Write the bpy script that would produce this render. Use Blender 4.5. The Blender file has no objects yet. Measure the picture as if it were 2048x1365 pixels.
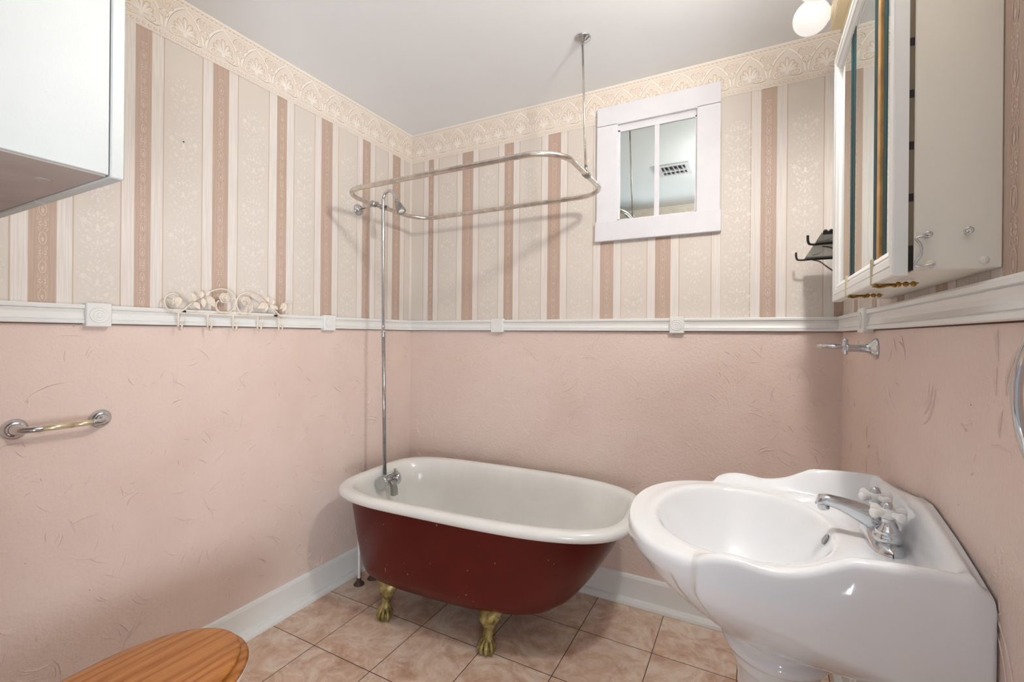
import bpy, math, random
import numpy as np
from mathutils import Vector, Matrix
PI = math.pi
sc = bpy.context.scene
COL = sc.collection

# ---------------------------------------------------------------- camera
W, H, YR = 2.144, 2.455, -2.25          # right wall x, ceiling z, rear wall y (left wall x=0, back wall y=0)
cd = bpy.data.cameras.new('camera'); cam = bpy.data.objects.new('camera', cd); COL.objects.link(cam)
yaw, roll = .4843, .0088
fw = Vector((-math.sin(yaw), math.cos(yaw), 0)); rt = Vector((math.cos(yaw), math.sin(yaw), 0)); up = Vector((0, 0, 1))
R2 = rt*math.cos(roll) + up*math.sin(roll); U2 = -rt*math.sin(roll) + up*math.cos(roll)
cam.matrix_world = Matrix((( R2.x, U2.x, -fw.x, 1.8344), (R2.y, U2.y, -fw.y, -2.1647), (R2.z, U2.z, -fw.z, 1.25), (0, 0, 0, 1)))
cd.sensor_width = 36; cd.lens = 912.59/2048*36; cd.shift_y = -11.394/2048; cd.clip_start = .01
sc.camera = cam
# ---------------------------------------------------------------- light, exposure
wd = bpy.data.worlds.new('world'); sc.world = wd; wd.use_nodes = True
wd.node_tree.nodes['Background'].inputs[0].default_value = (.80, .88, 1, 1)
wd.node_tree.nodes['Background'].inputs[1].default_value = .5
def area(name, loc, target, sx, sy, power, col):
    l = bpy.data.lights.new(name, 'AREA'); l.shape = 'RECTANGLE'; l.size = sx; l.size_y = sy; l.energy = power; l.color = col
    o = bpy.data.objects.new(name, l); COL.objects.link(o); o.location = loc
    o.rotation_euler = (Vector(target)-Vector(loc)).to_track_quat('-Z', 'Y').to_euler(); return o
area('hall_fill', (2.55, -2.95, .75), (.9, -1.3, 2.3), .9, .9, 66, (.84, .92, 1))  # added fill light behind the door jamb, brightens ceiling and left wall
GLOBE_EMIT = 0.6
MAIN_EMIT = 390.0
GLOBE_COL = (1, .978, .94, 1)
vs = sc.view_settings
sc.display_settings.display_device = 'sRGB'
vs.view_transform = 'Standard'; vs.look = 'None'; vs.gamma = 1; vs.use_curve_mapping = False; vs.exposure = 0.06

# ---------------------------------------------------------------- materials
def s2l(c):
    return tuple(((v/255)/12.92 if v/255 <= .04045 else ((v/255+.055)/1.055)**2.4) for v in c) + (1,)
class NT:
    def __init__(s, name):
        s.m = bpy.data.materials.new(name); s.m.use_nodes = True
        s.n = s.m.node_tree.nodes; s.l = s.m.node_tree.links; s.b = s.n['Principled BSDF']
    def node(s, t, **k):
        x = s.n.new(t)
        for a, v in k.items(): setattr(x, a, v)
        return x
    def coord(s, scale=(1, 1, 1), rot=(0, 0, 0)):
        t = s.node('ShaderNodeTexCoord'); mp = s.node('ShaderNodeMapping')
        mp.inputs['Scale'].default_value = scale; mp.inputs['Rotation'].default_value = rot
        s.l.new(t.outputs['Object'], mp.inputs[0]); return mp.outputs[0]
    def noise(s, v, scale, detail=3, rough=.5, dist=0):
        n = s.node('ShaderNodeTexNoise'); s.l.new(v, n.inputs['Vector'])
        n.inputs['Scale'].default_value = scale; n.inputs['Detail'].default_value = detail
        n.inputs['Roughness'].default_value = rough; n.inputs['Distortion'].default_value = dist
        return n.outputs['Fac']
    def ramp(s, f, stops):
        r = s.node('ShaderNodeValToRGB'); s.l.new(f, r.inputs[0]); e = r.color_ramp.elements
        while len(e) > 2: e.remove(e[-1])
        while len(e) < len(stops): e.new(.5)
        for k, (p, c) in enumerate(stops): e[k].position = p; e[k].color = s2l(c) if len(c) == 3 else c
        return r.outputs[0]
    def mix(s, f, a, b, mode='MIX'):
        x = s.node('ShaderNodeMix', data_type='RGBA', blend_type=mode)
        for i, v in ((0, f), (6, a), (7, b)):
            if hasattr(v, 'is_linked') or hasattr(v, 'links'): s.l.new(v, x.inputs[i])
            else: x.inputs[i].default_value = v
        return x.outputs[2]
    def math(s, op, a, b=None):
        x = s.node('ShaderNodeMath', operation=op)
        for i, v in ((0, a), (1, b)):
            if v is None: continue
            if isinstance(v, (int, float)): x.inputs[i].default_value = v
            else: s.l.new(v, x.inputs[i])
        return x.outputs[0]
    def bump(s, h, strength=.3, dist=.002):
        b = s.node('ShaderNodeBump'); b.inputs['Strength'].default_value = strength; b.inputs['Distance'].default_value = dist
        s.l.new(h, b.inputs['Height']); s.l.new(b.outputs[0], s.b.inputs['Normal'])
    def col(s, c):
        if isinstance(c, tuple): s.b.inputs['Base Color'].default_value = s2l(c) if len(c) == 3 else c
        else: s.l.new(c, s.b.inputs['Base Color'])
    def fin(s, rough=.5, metal=0, **k):
        s.b.inputs['Roughness'].default_value = rough; s.b.inputs['Metallic'].default_value = metal
        for a, v in k.items(): s.b.inputs[a.replace('_', ' ')].default_value = v
        return s.m
def plain(name, c, rough=.5, metal=0, var=.06, scale=8, bump=0, bscale=120, **k):
    t = NT(name); v = t.coord()
    f = t.noise(v, scale, 4, .6)
    lo = tuple(max(0, int(x*(1-var))) for x in c); hi = tuple(min(255, int(x*(1+var))) for x in c)
    t.col(t.ramp(f, [(.3, lo), (.7, hi)]))
    if bump: t.bump(t.noise(v, bscale, 3, .6), bump, .001)
    return t.fin(rough, metal, **k)
M = {}
# pink plaster
t = NT('pink_plaster'); v = t.coord()
c = t.ramp(t.noise(v, 1.7, 5, .6, .4), [(.3, (223, 200, 189)), (.5, (229, 208, 197)), (.72, (233, 215, 205))])
c = t.mix(t.ramp(t.noise(v, 9, 6, .7), [(.62, (0, 0, 0, 1)), (.8, (.35, .35, .35, 1))]), c, s2l((208, 180, 168)))
t.col(c)
h = t.mix(.5, t.noise(v, 14, 5, .55, 1.2), t.noise(v, 90, 3, .6))
t.bump(h, .8, .006); M['pink'] = t.fin(.42)
# papers
def paper(name, lo, hi, vert=0, rough=.55):
    t = NT(name); v = t.coord((1, 1, 1)); vv = t.coord((1, 1, .02)); vh = t.coord((.05, .05, 1))
    c = t.ramp(t.noise(v, 2.2, 3, .5), [(.3, lo), (.7, hi)])
    if vert: c = t.mix(t.ramp(t.noise(vv, 330, 1, .5), [(.42, (0, 0, 0, 1)), (.58, (.55, .55, .55, 1))]), c, s2l(tuple(int(x*.93) for x in lo)))
    t.col(c); t.bump(t.noise(vh, 700, 2, .5), .12, .0005); return t.fin(rough)
M['wide'] = paper('damask_ground', (217, 207, 197), (223, 214, 205))
M['cream'] = paper('cream_stripe', (231, 223, 216), (236, 229, 222), 1)
M['rose'] = paper('rose_stripe', (191, 166, 149), (198, 175, 159), 1)
M['tan'] = paper('tan_line', (198, 176, 156), (203, 182, 163))
M['silk'] = plain('damask_print', (233, 224, 215), .35, var=.02)
M['silk2'] = plain('rose_print', (214, 193, 180), .35, var=.02)
M['b0'] = paper('border_ground', (233, 221, 208), (237, 226, 214))
M['b1'] = plain('border_light', (246, 239, 229), .5, var=.02)
M['b2'] = plain('border_tan', (216, 192, 168), .5, var=.04)
M['b3'] = plain('border_line', (158, 135, 114), .5, var=.04)
M['rail_shade'] = plain('dark_brown_shade', (92, 58, 44), .8)
M['hole'] = plain('dark_hole', (40, 34, 32), .8)
M['trim'] = plain('white_trim_paint', (236, 236, 233), .32, var=.012, scale=5)
M['groove'] = plain('trim_groove_shadow', (176, 174, 168), .6)
M['window'] = plain('window_paint', (228, 227, 231), .4, var=.015)
M['white_cab'] = plain('white_laminate', (176, 178, 176), .38, var=.01, bump=.12, bscale=260)
M['under_shade'] = plain('cabinet_underside_shade', (160, 148, 141), .6, var=.06, scale=6)  # shade below the cabinet put into a darker underside colour
M['beige'] = plain('beige_cabinet', (233, 227, 214), .45, var=.015, scale=3)
M['porcelain'] = plain('sink_porcelain', (236, 237, 239), .09, var=.004, scale=2, Coat_Weight=.5)
M['enamel'] = plain('tub_enamel', (232, 232, 228), .16, var=.02, scale=5)
M['handle_porc'] = plain('handle_porcelain', (244, 243, 242), .12, var=.004)
# dark red tub paint
t = NT('oxblood_paint'); v = t.coord(); c = t.ramp(t.noise(v, 2.5, 5, .6), [(.3, (74, 8, 4)), (.7, (94, 12, 6))])
c = t.mix(t.ramp(t.noise(v, 75, 1, .3), [(.79, (0, 0, 0, 1)), (.80, (1, 1, 1, 1))]), c, s2l((205, 170, 160)))
t.col(c); t.bump(t.noise(v, 160, 3, .6), .12, .001); M['red'] = t.fin(.28, 0, Specular_IOR_Level=.28)
M['chrome'] = plain('chrome', (205, 208, 212), .10, 1, var=.02)
M['steel'] = plain('worn_steel_tube', (212, 205, 197), .27, 1, var=.10, scale=25, bump=.05)
M['dullchrome'] = plain('dull_chrome', (168, 170, 168), .28, 1, var=.12, scale=40)
M['brasstube'] = plain('brass_roller', (232, 221, 188), .3, .7, var=.03)
M['brass'] = plain('aged_brass_latch', (150, 116, 60), .32, 1, var=.2, scale=40)
t = NT('tarnished_brass'); v = t.coord(); t.col(t.ramp(t.noise(v, 28, 6, .65), [(.32, (92, 80, 42)), (.5, (148, 130, 76)), (.7, (196, 182, 136))]))
t.bump(t.noise(v, 90, 4, .6), .35, .002); M['claw'] = t.fin(.45, .55)
M['rack'] = plain('cream_iron', (236, 223, 207), .5, var=.04, scale=40, bump=.1)
M['black'] = plain('black_wire', (28, 27, 28), .35, .3)
M['brown'] = plain('brown_bracket', (78, 56, 46), .5)
M['bulb'] = None
t = NT('globe_glass'); t.b.inputs['Emission Color'].default_value = GLOBE_COL; t.b.inputs['Emission Strength'].default_value = GLOBE_EMIT
t.col((186, 182, 178)); M['bulb'] = t.fin(.25)
t = NT('bright_globe_glass'); t.b.inputs['Emission Color'].default_value = GLOBE_COL; t.b.inputs['Emission Strength'].default_value = MAIN_EMIT
t.col((250, 246, 240)); M['bulb_bright'] = t.fin(.25)
M['ivory'] = plain('ivory_metal', (232, 218, 184), .35, .1, var=.03)
M['hingemetal'] = plain('dull_hinge', (122, 108, 88), .6)
M['caulk'] = plain('old_caulk', (196, 184, 158), .6)
M['teal'] = plain('glass_edge', (14, 66, 72), .5, Specular_IOR_Level=.1)
M['wood_strip'] = plain('bare_wood', (196, 150, 88), .5, var=.12, scale=20)
t = NT('mirror_glass'); t.col((214, 222, 220)); M['mirror'] = t.fin(.02, 1)
t = NT('shelf_glass'); t.col((170, 178, 176)); M['glass'] = t.fin(.1, 0, Transmission_Weight=.55, IOR=1.2)
M['ceil'] = plain('ceiling_paint', (243, 246, 249), .6, var=.008, scale=2, bump=.25, bscale=45)
# oak seat
def oak(name, k):
    t = NT(name); v = t.coord((1, .10, 1)); d = t.noise(v, 9, 3, .5, .8)
    w = t.node('ShaderNodeTexWave', wave_type='BANDS', bands_direction='X'); t.l.new(v, w.inputs[0])
    w.inputs['Scale'].default_value = 9; w.inputs['Distortion'].default_value = 10; w.inputs['Detail'].default_value = 3; w.inputs['Detail Scale'].default_value = 1.2
    c = t.ramp(w.outputs['Fac'], [(.0, tuple(int(x*k) for x in (156, 96, 42))), (.3, tuple(int(x*k) for x in (174, 112, 54))), (1, tuple(int(x*k) for x in (184, 122, 62)))])
    c = t.mix(t.ramp(t.noise(t.coord((1, .03, 1)), 220, 4, .7), [(.45, (0, 0, 0, 1)), (.7, (.45, .45, .45, 1))]), c, s2l((112, 62, 22)))
    t.col(c); return t.fin(.26)
M['oak'] = oak('oak_lid', 1.05); M['oak2'] = oak('oak_seat', .98)
# floor tiles
TX, TY, TS = .2915, -.9103, .3005
t = NT('stone_tile'); tc = t.node('ShaderNodeTexCoord'); sp = t.node('ShaderNodeSeparateXYZ'); t.l.new(tc.outputs['Object'], sp.inputs[0])
gx = t.math('DIVIDE', t.math('SUBTRACT', sp.outputs[0], TX), TS); gy = t.math('DIVIDE', t.math('SUBTRACT', sp.outputs[1], TY), TS)
fx = t.math('FRACT', t.math('ADD', gx, 20)); fy = t.math('FRACT', t.math('ADD', gy, 20))
def edge(f): return t.math('MINIMUM', f, t.math('SUBTRACT', 1, f))
e = t.math('MINIMUM', edge(fx), edge(fy)); gm = t.math('LESS_THAN', e, .0052)
cx = t.math('FLOOR', t.math('ADD', gx, 20)); cy = t.math('FLOOR', t.math('ADD', gy, 20))
cv = t.node('ShaderNodeCombineXYZ'); t.l.new(cx, cv.inputs[0]); t.l.new(cy, cv.inputs[1])
wn = t.node('ShaderNodeTexWhiteNoise'); t.l.new(cv.outputs[0], wn.inputs[0])
va = t.node('ShaderNodeVectorMath', operation='MULTIPLY_ADD'); t.l.new(wn.outputs['Color'], va.inputs[0]); va.inputs[1].default_value = (9, 9, 9); t.l.new(tc.outputs['Object'], va.inputs[2])
n1 = t.noise(va.outputs[0], 6.5, 8, .68, 1.3); n2 = t.noise(va.outputs[0], 16, 7, .7, .9)
c = t.ramp(n1, [(.30, (184, 146, 122)), (.44, (208, 176, 152)), (.52, (220, 194, 172)), (.60, (230, 214, 196)), (.72, (210, 180, 150))])
c = t.mix(t.ramp(n2, [(.50, (0, 0, 0, 1)), (.66, (.6, .6, .6, 1))]), c, s2l((232, 218, 204)))
c = t.mix(t.ramp(n2, [(.30, (.5, .5, .5, 1)), (.42, (0, 0, 0, 1))]), c, s2l((178, 136, 114)))
c = t.mix(gm, c, s2l((52, 26, 18))); t.col(c)
t.bump(t.math('SUBTRACT', t.math('MULTIPLY', n2, .25), gm), .4, .002); M['tile'] = t.fin(.30)

# ---------------------------------------------------------------- mesh helper
class MB:
    def __init__(s): s.v = []; s.f = []; s.mi = []; s.sm = []
    def add(s, vs, fs, mi=0, sm=False):
        o = len(s.v); s.v += [tuple(map(float, p)) for p in vs]
        for f in fs: s.f.append(tuple(i+o for i in f)); s.mi.append(mi); s.sm.append(sm)
        return s
    def box(s, a, b, mi=0, bev=0):
        (x0, y0, z0), (x1, y1, z1) = [tuple(min(a[i], b[i]) for i in range(3)), tuple(max(a[i], b[i]) for i in range(3))]
        if bev <= 0:
            vs = [(x, y, z) for x in (x0, x1) for y in (y0, y1) for z in (z0, z1)]
            return s.add(vs, [(0, 1, 3, 2), (4, 6, 7, 5), (0, 4, 5, 1), (2, 3, 7, 6), (0, 2, 6, 4), (1, 5, 7, 3)], mi)
        b_ = min(bev, (x1-x0)/2.01, (y1-y0)/2.01, (z1-z0)/2.01); vs = []; idx = {}
        for i, x in enumerate((x0, x1)):
            for j, y in enumerate((y0, y1)):
                for k, z in enumerate((z0, z1)):
                    dx, dy, dz = (b_ if i == 0 else -b_), (b_ if j == 0 else -b_), (b_ if k == 0 else -b_)
                    idx[i, j, k, 'x'] = len(vs); vs.append((x, y+dy, z+dz))
                    idx[i, j, k, 'y'] = len(vs); vs.append((x+dx, y, z+dz))
                    idx[i, j, k, 'z'] = len(vs); vs.append((x+dx, y+dy, z))
        g = lambda i, j, k, a: idx[i, j, k, a]; F = []
        for i in (0, 1):
            F.append([g(i, 0, 0, 'x'), g(i, 0, 1, 'x'), g(i, 1, 1, 'x'), g(i, 1, 0, 'x')][::1 if i == 0 else -1])
            F.append([g(0, i, 0, 'y'), g(1, i, 0, 'y'), g(1, i, 1, 'y'), g(0, i, 1, 'y')][::1 if i == 0 else -1])
            F.append([g(0, 0, i, 'z'), g(0, 1, i, 'z'), g(1, 1, i, 'z'), g(1, 0, i, 'z')][::1 if i == 0 else -1])
        for i in (0, 1):
            for j in (0, 1):
                F.append([g(i, j, 0, 'x'), g(i, j, 1, 'x'), g(i, j, 1, 'y'), g(i, j, 0, 'y')])
                F.append([g(i, 0, j, 'x'), g(i, 1, j, 'x'), g(i, 1, j, 'z'), g(i, 0, j, 'z')])
                F.append([g(0, i, j, 'y'), g(1, i, j, 'y'), g(1, i, j, 'z'), g(0, i, j, 'z')])
                for k in (0, 1): F.append([g(i, j, k, 'x'), g(i, j, k, 'y'), g(i, j, k, 'z')])
        return s.add(vs, F, mi)
    def loft(s, rings, closed=True, cap0=False, cap1=False, mi=0, sm=True):
        n = len(rings[0]); vs = [p for r in rings for p in r]; F = []
        for k in range(len(rings)-1):
            for i in range(n if closed else n-1):
                j = (i+1) % n; F.append((k*n+i, k*n+j, (k+1)*n+j, (k+1)*n+i))
        if cap0: F.append(tuple(range(n))[::-1])
        if cap1: F.append(tuple((len(rings)-1)*n+i for i in range(n)))
        return s.add(vs, F, mi, sm)
    def tube(s, pts, r, n=12, mi=0, caps=True, close=False):
        P = [Vector(p) for p in pts]; m = len(P); rs = r if isinstance(r, (list, tuple)) else [r]*m
        T = []
        for i in range(m):
            a = P[(i-1) % m] if (close or i > 0) else P[0]; b = P[(i+1) % m] if (close or i < m-1) else P[-1]
            T.append((b-a).normalized())
        nrm = T[0].orthogonal().normalized(); rings = []
        for i in range(m):
            nrm = (nrm - T[i]*nrm.dot(T[i])).normalized(); bi = T[i].cross(nrm)
            rings.append([tuple(P[i]+(nrm*math.cos(2*PI*k/n)+bi*math.sin(2*PI*k/n))*rs[i]) for k in range(n)])
        if close:
            # close twist-free enough for planar loops
            rings.append(rings[0])
        return s.loft(rings, True, caps and not close, caps and not close, mi)
    def lathe(s, prof, origin, axis=(0, 0, 1), n=32, mi=0, ref=None, sm=True):
        ax = Vector(axis).normalized(); a = (Vector(ref) if ref else ax.orthogonal()); a = (a-ax*a.dot(ax)).normalized(); b = ax.cross(a); o = Vector(origin)
        rings = [[tuple(o+ax*h+(a*math.cos(2*PI*k/n)+b*math.sin(2*PI*k/n))*max(r, 1e-5)) for k in range(n)] for r, h in prof]
        return s.loft(rings, True, prof[0][0] > 1e-4, prof[-1][0] > 1e-4, mi, sm)
    def sphere(s, c, r, n=24, m=14, mi=0, sc_=(1, 1, 1)):
        rings = [[(c[0]+sc_[0]*r*math.sin(PI*j/m+1e-6)*math.cos(2*PI*i/n), c[1]+sc_[1]*r*math.sin(PI*j/m+1e-6)*math.sin(2*PI*i/n), c[2]+sc_[2]*r*math.cos(PI*j/m)) for i in range(n)] for j in range(m+1)]
        return s.loft(rings, True, False, False, mi)
    def build(s, name, mats, parent=None, origin=None, sub=0, auto=None, bevel=0):
        me = bpy.data.meshes.new(name); ob = bpy.data.objects.new(name, me); COL.objects.link(ob)
        if parent is not None:
            p = parent; off = Vector((0, 0, 0))
            while p is not None: off += p.location; p = p.parent
            ob.parent = parent; ob.location = (0, 0, 0)
        else:
            if origin is None:
                a = np.array(s.v); origin = ((a[:, 0].min()+a[:, 0].max())/2, (a[:, 1].min()+a[:, 1].max())/2, a[:, 2].min())
            off = Vector(origin); ob.location = origin
        me.from_pydata([(x-off.x, y-off.y, z-off.z) for x, y, z in s.v], [], s.f)
        mats = mats if isinstance(mats, (list, tuple)) else [mats]
        for m_ in mats: me.materials.append(M[m_])
        me.polygons.foreach_set('material_index', s.mi); me.polygons.foreach_set('use_smooth', s.sm); me.update()
        import bmesh
        bm = bmesh.new(); bm.from_mesh(me); bmesh.ops.remove_doubles(bm, verts=bm.verts, dist=1e-6) if len(s.v) < 60000 else None
        bmesh.ops.recalc_face_normals(bm, faces=bm.faces); bm.to_mesh(me); bm.free()
        if bevel:
            q = ob.modifiers.new('b', 'BEVEL'); q.width = bevel; q.segments = 3; q.limit_method = 'ANGLE'
        if sub:
            q = ob.modifiers.new('s', 'SUBSURF'); q.levels = sub; q.render_levels = sub
        return ob
def thing(name, label, cat, loc, group=None):
    o = bpy.data.objects.new(name, None); COL.objects.link(o); o.location = loc; o.empty_display_size = .05
    o['label'] = label; o['category'] = cat
    if group: o['group'] = group
    return o
def tag(o, label, cat, group=None):
    o['label'] = label; o['category'] = cat
    if group: o['group'] = group
    return o
def struct(o): o['kind'] = 'structure'; return o
def lerp(a, b, t): return a+(b-a)*t
def catmull(P, n=6, close=False):
    P = [np.array(p, float) for p in P]; m = len(P); out = []
    for i in range(m if close else m-1):
        p0 = P[(i-1) % m] if (close or i > 0) else P[0]; p1 = P[i]; p2 = P[(i+1) % m]; p3 = P[(i+2) % m] if (close or i < m-2) else P[-1]
        for k in range(n):
            t_ = k/n; out.append(.5*((2*p1)+(-p0+p2)*t_+(2*p0-5*p1+4*p2-p3)*t_**2+(-p0+3*p1-3*p2+p3)*t_**3))
    if not close: out.append(P[-1])
    return [tuple(p) for p in out]

# ---------------------------------------------------------------- walls
FR = {'left': lambda u, z, d: (d, u, z), 'back': lambda u, z, d: (u, -d, z), 'right': lambda u, z, d: (W-d, u, z), 'rear': lambda u, z, d: (u, YR+d, z)}
ZT, ZB = 1.333, 1.275; ZBD = 2.285; ZBB = .133
class Deco:
    """flat printed shapes on a wall surface, (u, z) coordinates"""
    def __init__(s, fr, mb):
        s.k = 0; s.mb = mb
        def F(u, z, d): return fr(u, z, d+(s.k % 90)*2e-6)
        s.F = F
    def quad(s, u0, u1, z0, z1, d, mi): s.mb.add([s.F(u0, z0, d), s.F(u1, z0, d), s.F(u1, z1, d), s.F(u0, z1, d)], [(0, 1, 2, 3)], mi)
    def leaf(s, u, z, a, L, wd_, d, mi, rid=0):
        s.k += 1
        ca, sa = math.cos(a), math.sin(a); pr = [(0, 0), (.3, .8), (.6, 1), (.85, .6), (1, 0), (.85, -.6), (.6, -1), (.3, -.8)]
        vs = [s.F(u+ca*L*p-sa*wd_*q*.5, z+sa*L*p+ca*wd_*q*.5, d) for p, q in pr]+[s.F(u+ca*L*.6, z+sa*L*.6, d+rid)]
        s.mb.add(vs, [(i, (i+1) % 8, 8) for i in range(8)], mi)
    def lobe(s, u, z, a, L, wd_, d, mi, rid=0):
        ca, sa = math.cos(a), math.sin(a); pr = [(0, .12), (.35, .45), (.62, .88), (.80, 1), (.93, .80), (1, .35), (1, -.35), (.93, -.80), (.80, -1), (.62, -.88), (.35, -.45), (0, -.12)]; n = len(pr)
        vs = [s.F(u+ca*L*p-sa*wd_*q*.5, z+sa*L*p+ca*wd_*q*.5, d) for p, q in pr]+[s.F(u+ca*L*.7, z+sa*L*.7, d+rid)]
        s.mb.add(vs, [(i, (i+1) % n, n) for i in range(n)], mi)
    def disc(s, u, z, r, d, mi, n=8, rid=0, k=1):
        s.k += 1
        vs = [s.F(u+r*math.cos(2*PI*i/n), z+k*r*math.sin(2*PI*i/n), d) for i in range(n)]+[s.F(u, z, d+rid)]
        s.mb.add(vs, [(i, (i+1) % n, n) for i in range(n)], mi)
    def ring(s, u, z, r, w_, d, mi, n=12, k=1, a0=0, a1=2*PI):
        s.rib([(u+r*math.cos(a0+(a1-a0)*i/n), z+k*r*math.sin(a0+(a1-a0)*i/n)) for i in range(n+1)], w_, d, mi)
    def rib(s, P, w_, d, mi, taper=False):
        s.k += 1
        m = len(P); vs = []; F_ = []
        for i, (u, z) in enumerate(P):
            a = P[max(i-1, 0)]; b = P[min(i+1, m-1)]; tx, tz = b[0]-a[0], b[1]-a[1]; L = math.hypot(tx, tz) or 1
            ww = w_*.5*(math.sin(PI*(i+.35)/(m-.3)) if taper else 1); nx, nz = -tz/L*ww, tx/L*ww
            vs += [s.F(u+nx, z+nz, d), s.F(u-nx, z-nz, d)]
            if i: F_.append((2*i-2, 2*i, 2*i+1, 2*i-1))
        s.mb.add(vs, F_, mi)
def spiral(u, z, r0, r1, a0, a1, n=12): return [(u+lerp(r0, r1, i/n)*math.cos(lerp(a0, a1, i/n)), z+lerp(r0, r1, i/n)*math.sin(lerp(a0, a1, i/n))) for i in range(n+1)]
def damask(D, u, z, k, d, mi):
    for sx in (1, -1):
        X = lambda a: u+sx*a*k
        A = lambda a: a if sx > 0 else PI-a
        for (fx_, fz, r) in ((.043, .034, .011), (.027, -.022, .008)):
            for q in range(7): D.leaf(X(fx_), z+fz, A(-.3+q*2*PI/7), r*1.08, r*.34, d, mi)
        D.rib([(X(a), z+b) for a, b in ((0, -.004), (.012, .006), (.024, .020), (.036, .026))], .0022*k, d, mi, True)
        D.rib([(X(a), z+b) for a, b in ((.004, -.010), (.020, -.006), (.034, .006), (.048, .014), (.055, .024))], .002*k, d, mi, True)
        D.rib([(X(a), z+b) for a, b in spiral(.014, -.046, .013, .003, 1.9, 1.9+5.2)], .002*k, d, mi)
        D.rib([(X(a), z+b) for a, b in spiral(.018, .066, .012, .003, -1.2, 4.4)], .002*k, d, mi)
        for a, b, an, L in ((.010, .004, 2.2, .014), (.026, .022, 1.9, .013), (.032, .006, -.9, .012), (.012, -.058, -.7, .014), (.008, .048, .9, .016), (.02, .052, .2, .014), (.006, -.028, -.5, .013), (.03, -.05, .6, .011), (.05, .058, .3, .009), (.042, -.032, -.2, .009), (.004, .082, 1.1, .011)):
            D.leaf(X(a), z+b, A(an), L*k, L*.42*k, d, mi)
    for q in range(26):
        r1, r2, r3 = [(q*k_+.37) % 1 for k_ in (.618, .414, .732)]
        for sx in (1, -1): D.leaf(u+sx*k*(.008+.048*r1), z-.084+.168*r2, (1 if sx > 0 else -1)*(r3*5-1.2)+(0 if sx > 0 else PI), .0085, .0028, d, mi)
    for b, L in ((.006, .024), (.050, .022), (-.040, .018), (-.078, .016)): D.leaf(u, z+b, PI/2, L, L*.36, d, mi)
    for b in (-.012, -.018, -.024, .040, .078, -.062): D.disc(u, z+b, .0022, d, mi, 6)
def rosemotif(D, u, z, k, d, mi):
    D.ring(u, z, .0085*k, .0018, d, mi, 14, 2.1)
    D.leaf(u, z-.012, PI/2, .016, .006*k, d, mi)
    for sx in (1, -1):
        D.rib([(u+sx*a*k, z+b) for a, b in spiral(.006, .028, .006, .0015, -1.5, 4)], .0014, d, mi)
        D.rib([(u+sx*a*k, z+b) for a, b in spiral(.0065, -.028, .006, .0015, 1.5, -4)], .0014, d, mi)
        D.leaf(u+sx*.002*k, z+.034, PI/2-sx*.8, .010, .004, d, mi); D.leaf(u+sx*.002*k, z-.034, -PI/2+sx*.8, .010, .004, d, mi)
    D.disc(u, z+.040, .002, d, mi, 6); D.disc(u, z+.022, .0016, d, mi, 6)
def stripes(D, u0, u1, z0, z1, darks, wides, fl=1):
    D.quad(u0, u1, z0, z1, .0006, 0)
    cl = lambda a: min(max(a, u0), u1)
    def q(a, b, d, mi):
        a, b = cl(a), cl(b)
        if b-a > 1e-4: D.quad(a, b, z0, z1, d, mi)
    for a, b in darks:
        q(a-.036, b+.036, .0008, 1); q(a-.0395, a-.036, .0009, 3); q(b+.036, b+.0395, .0009, 3); q(a, b, .0010, 2)
        q(a-.0012, a, .0011, 3); q(b, b+.0012, .0011, 3)
        if fl and u0+.012 < (a+b)/2 < u1-.012:
            k = (b-a)/.06; zz = z0+.05
            while zz < z1-.03: rosemotif(D, (a+b)/2, zz, max(.6, k), .0014, 5); zz += .084
    for c_, w_ in wides:
        k = min(1, (w_-.02)/.118); zz = z0+.085
        if fl and u0+.05*k < c_ < u1-.05*k:
            while zz < z1-.05: damask(D, c_, zz, k, .0011, 4); zz += .173
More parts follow.
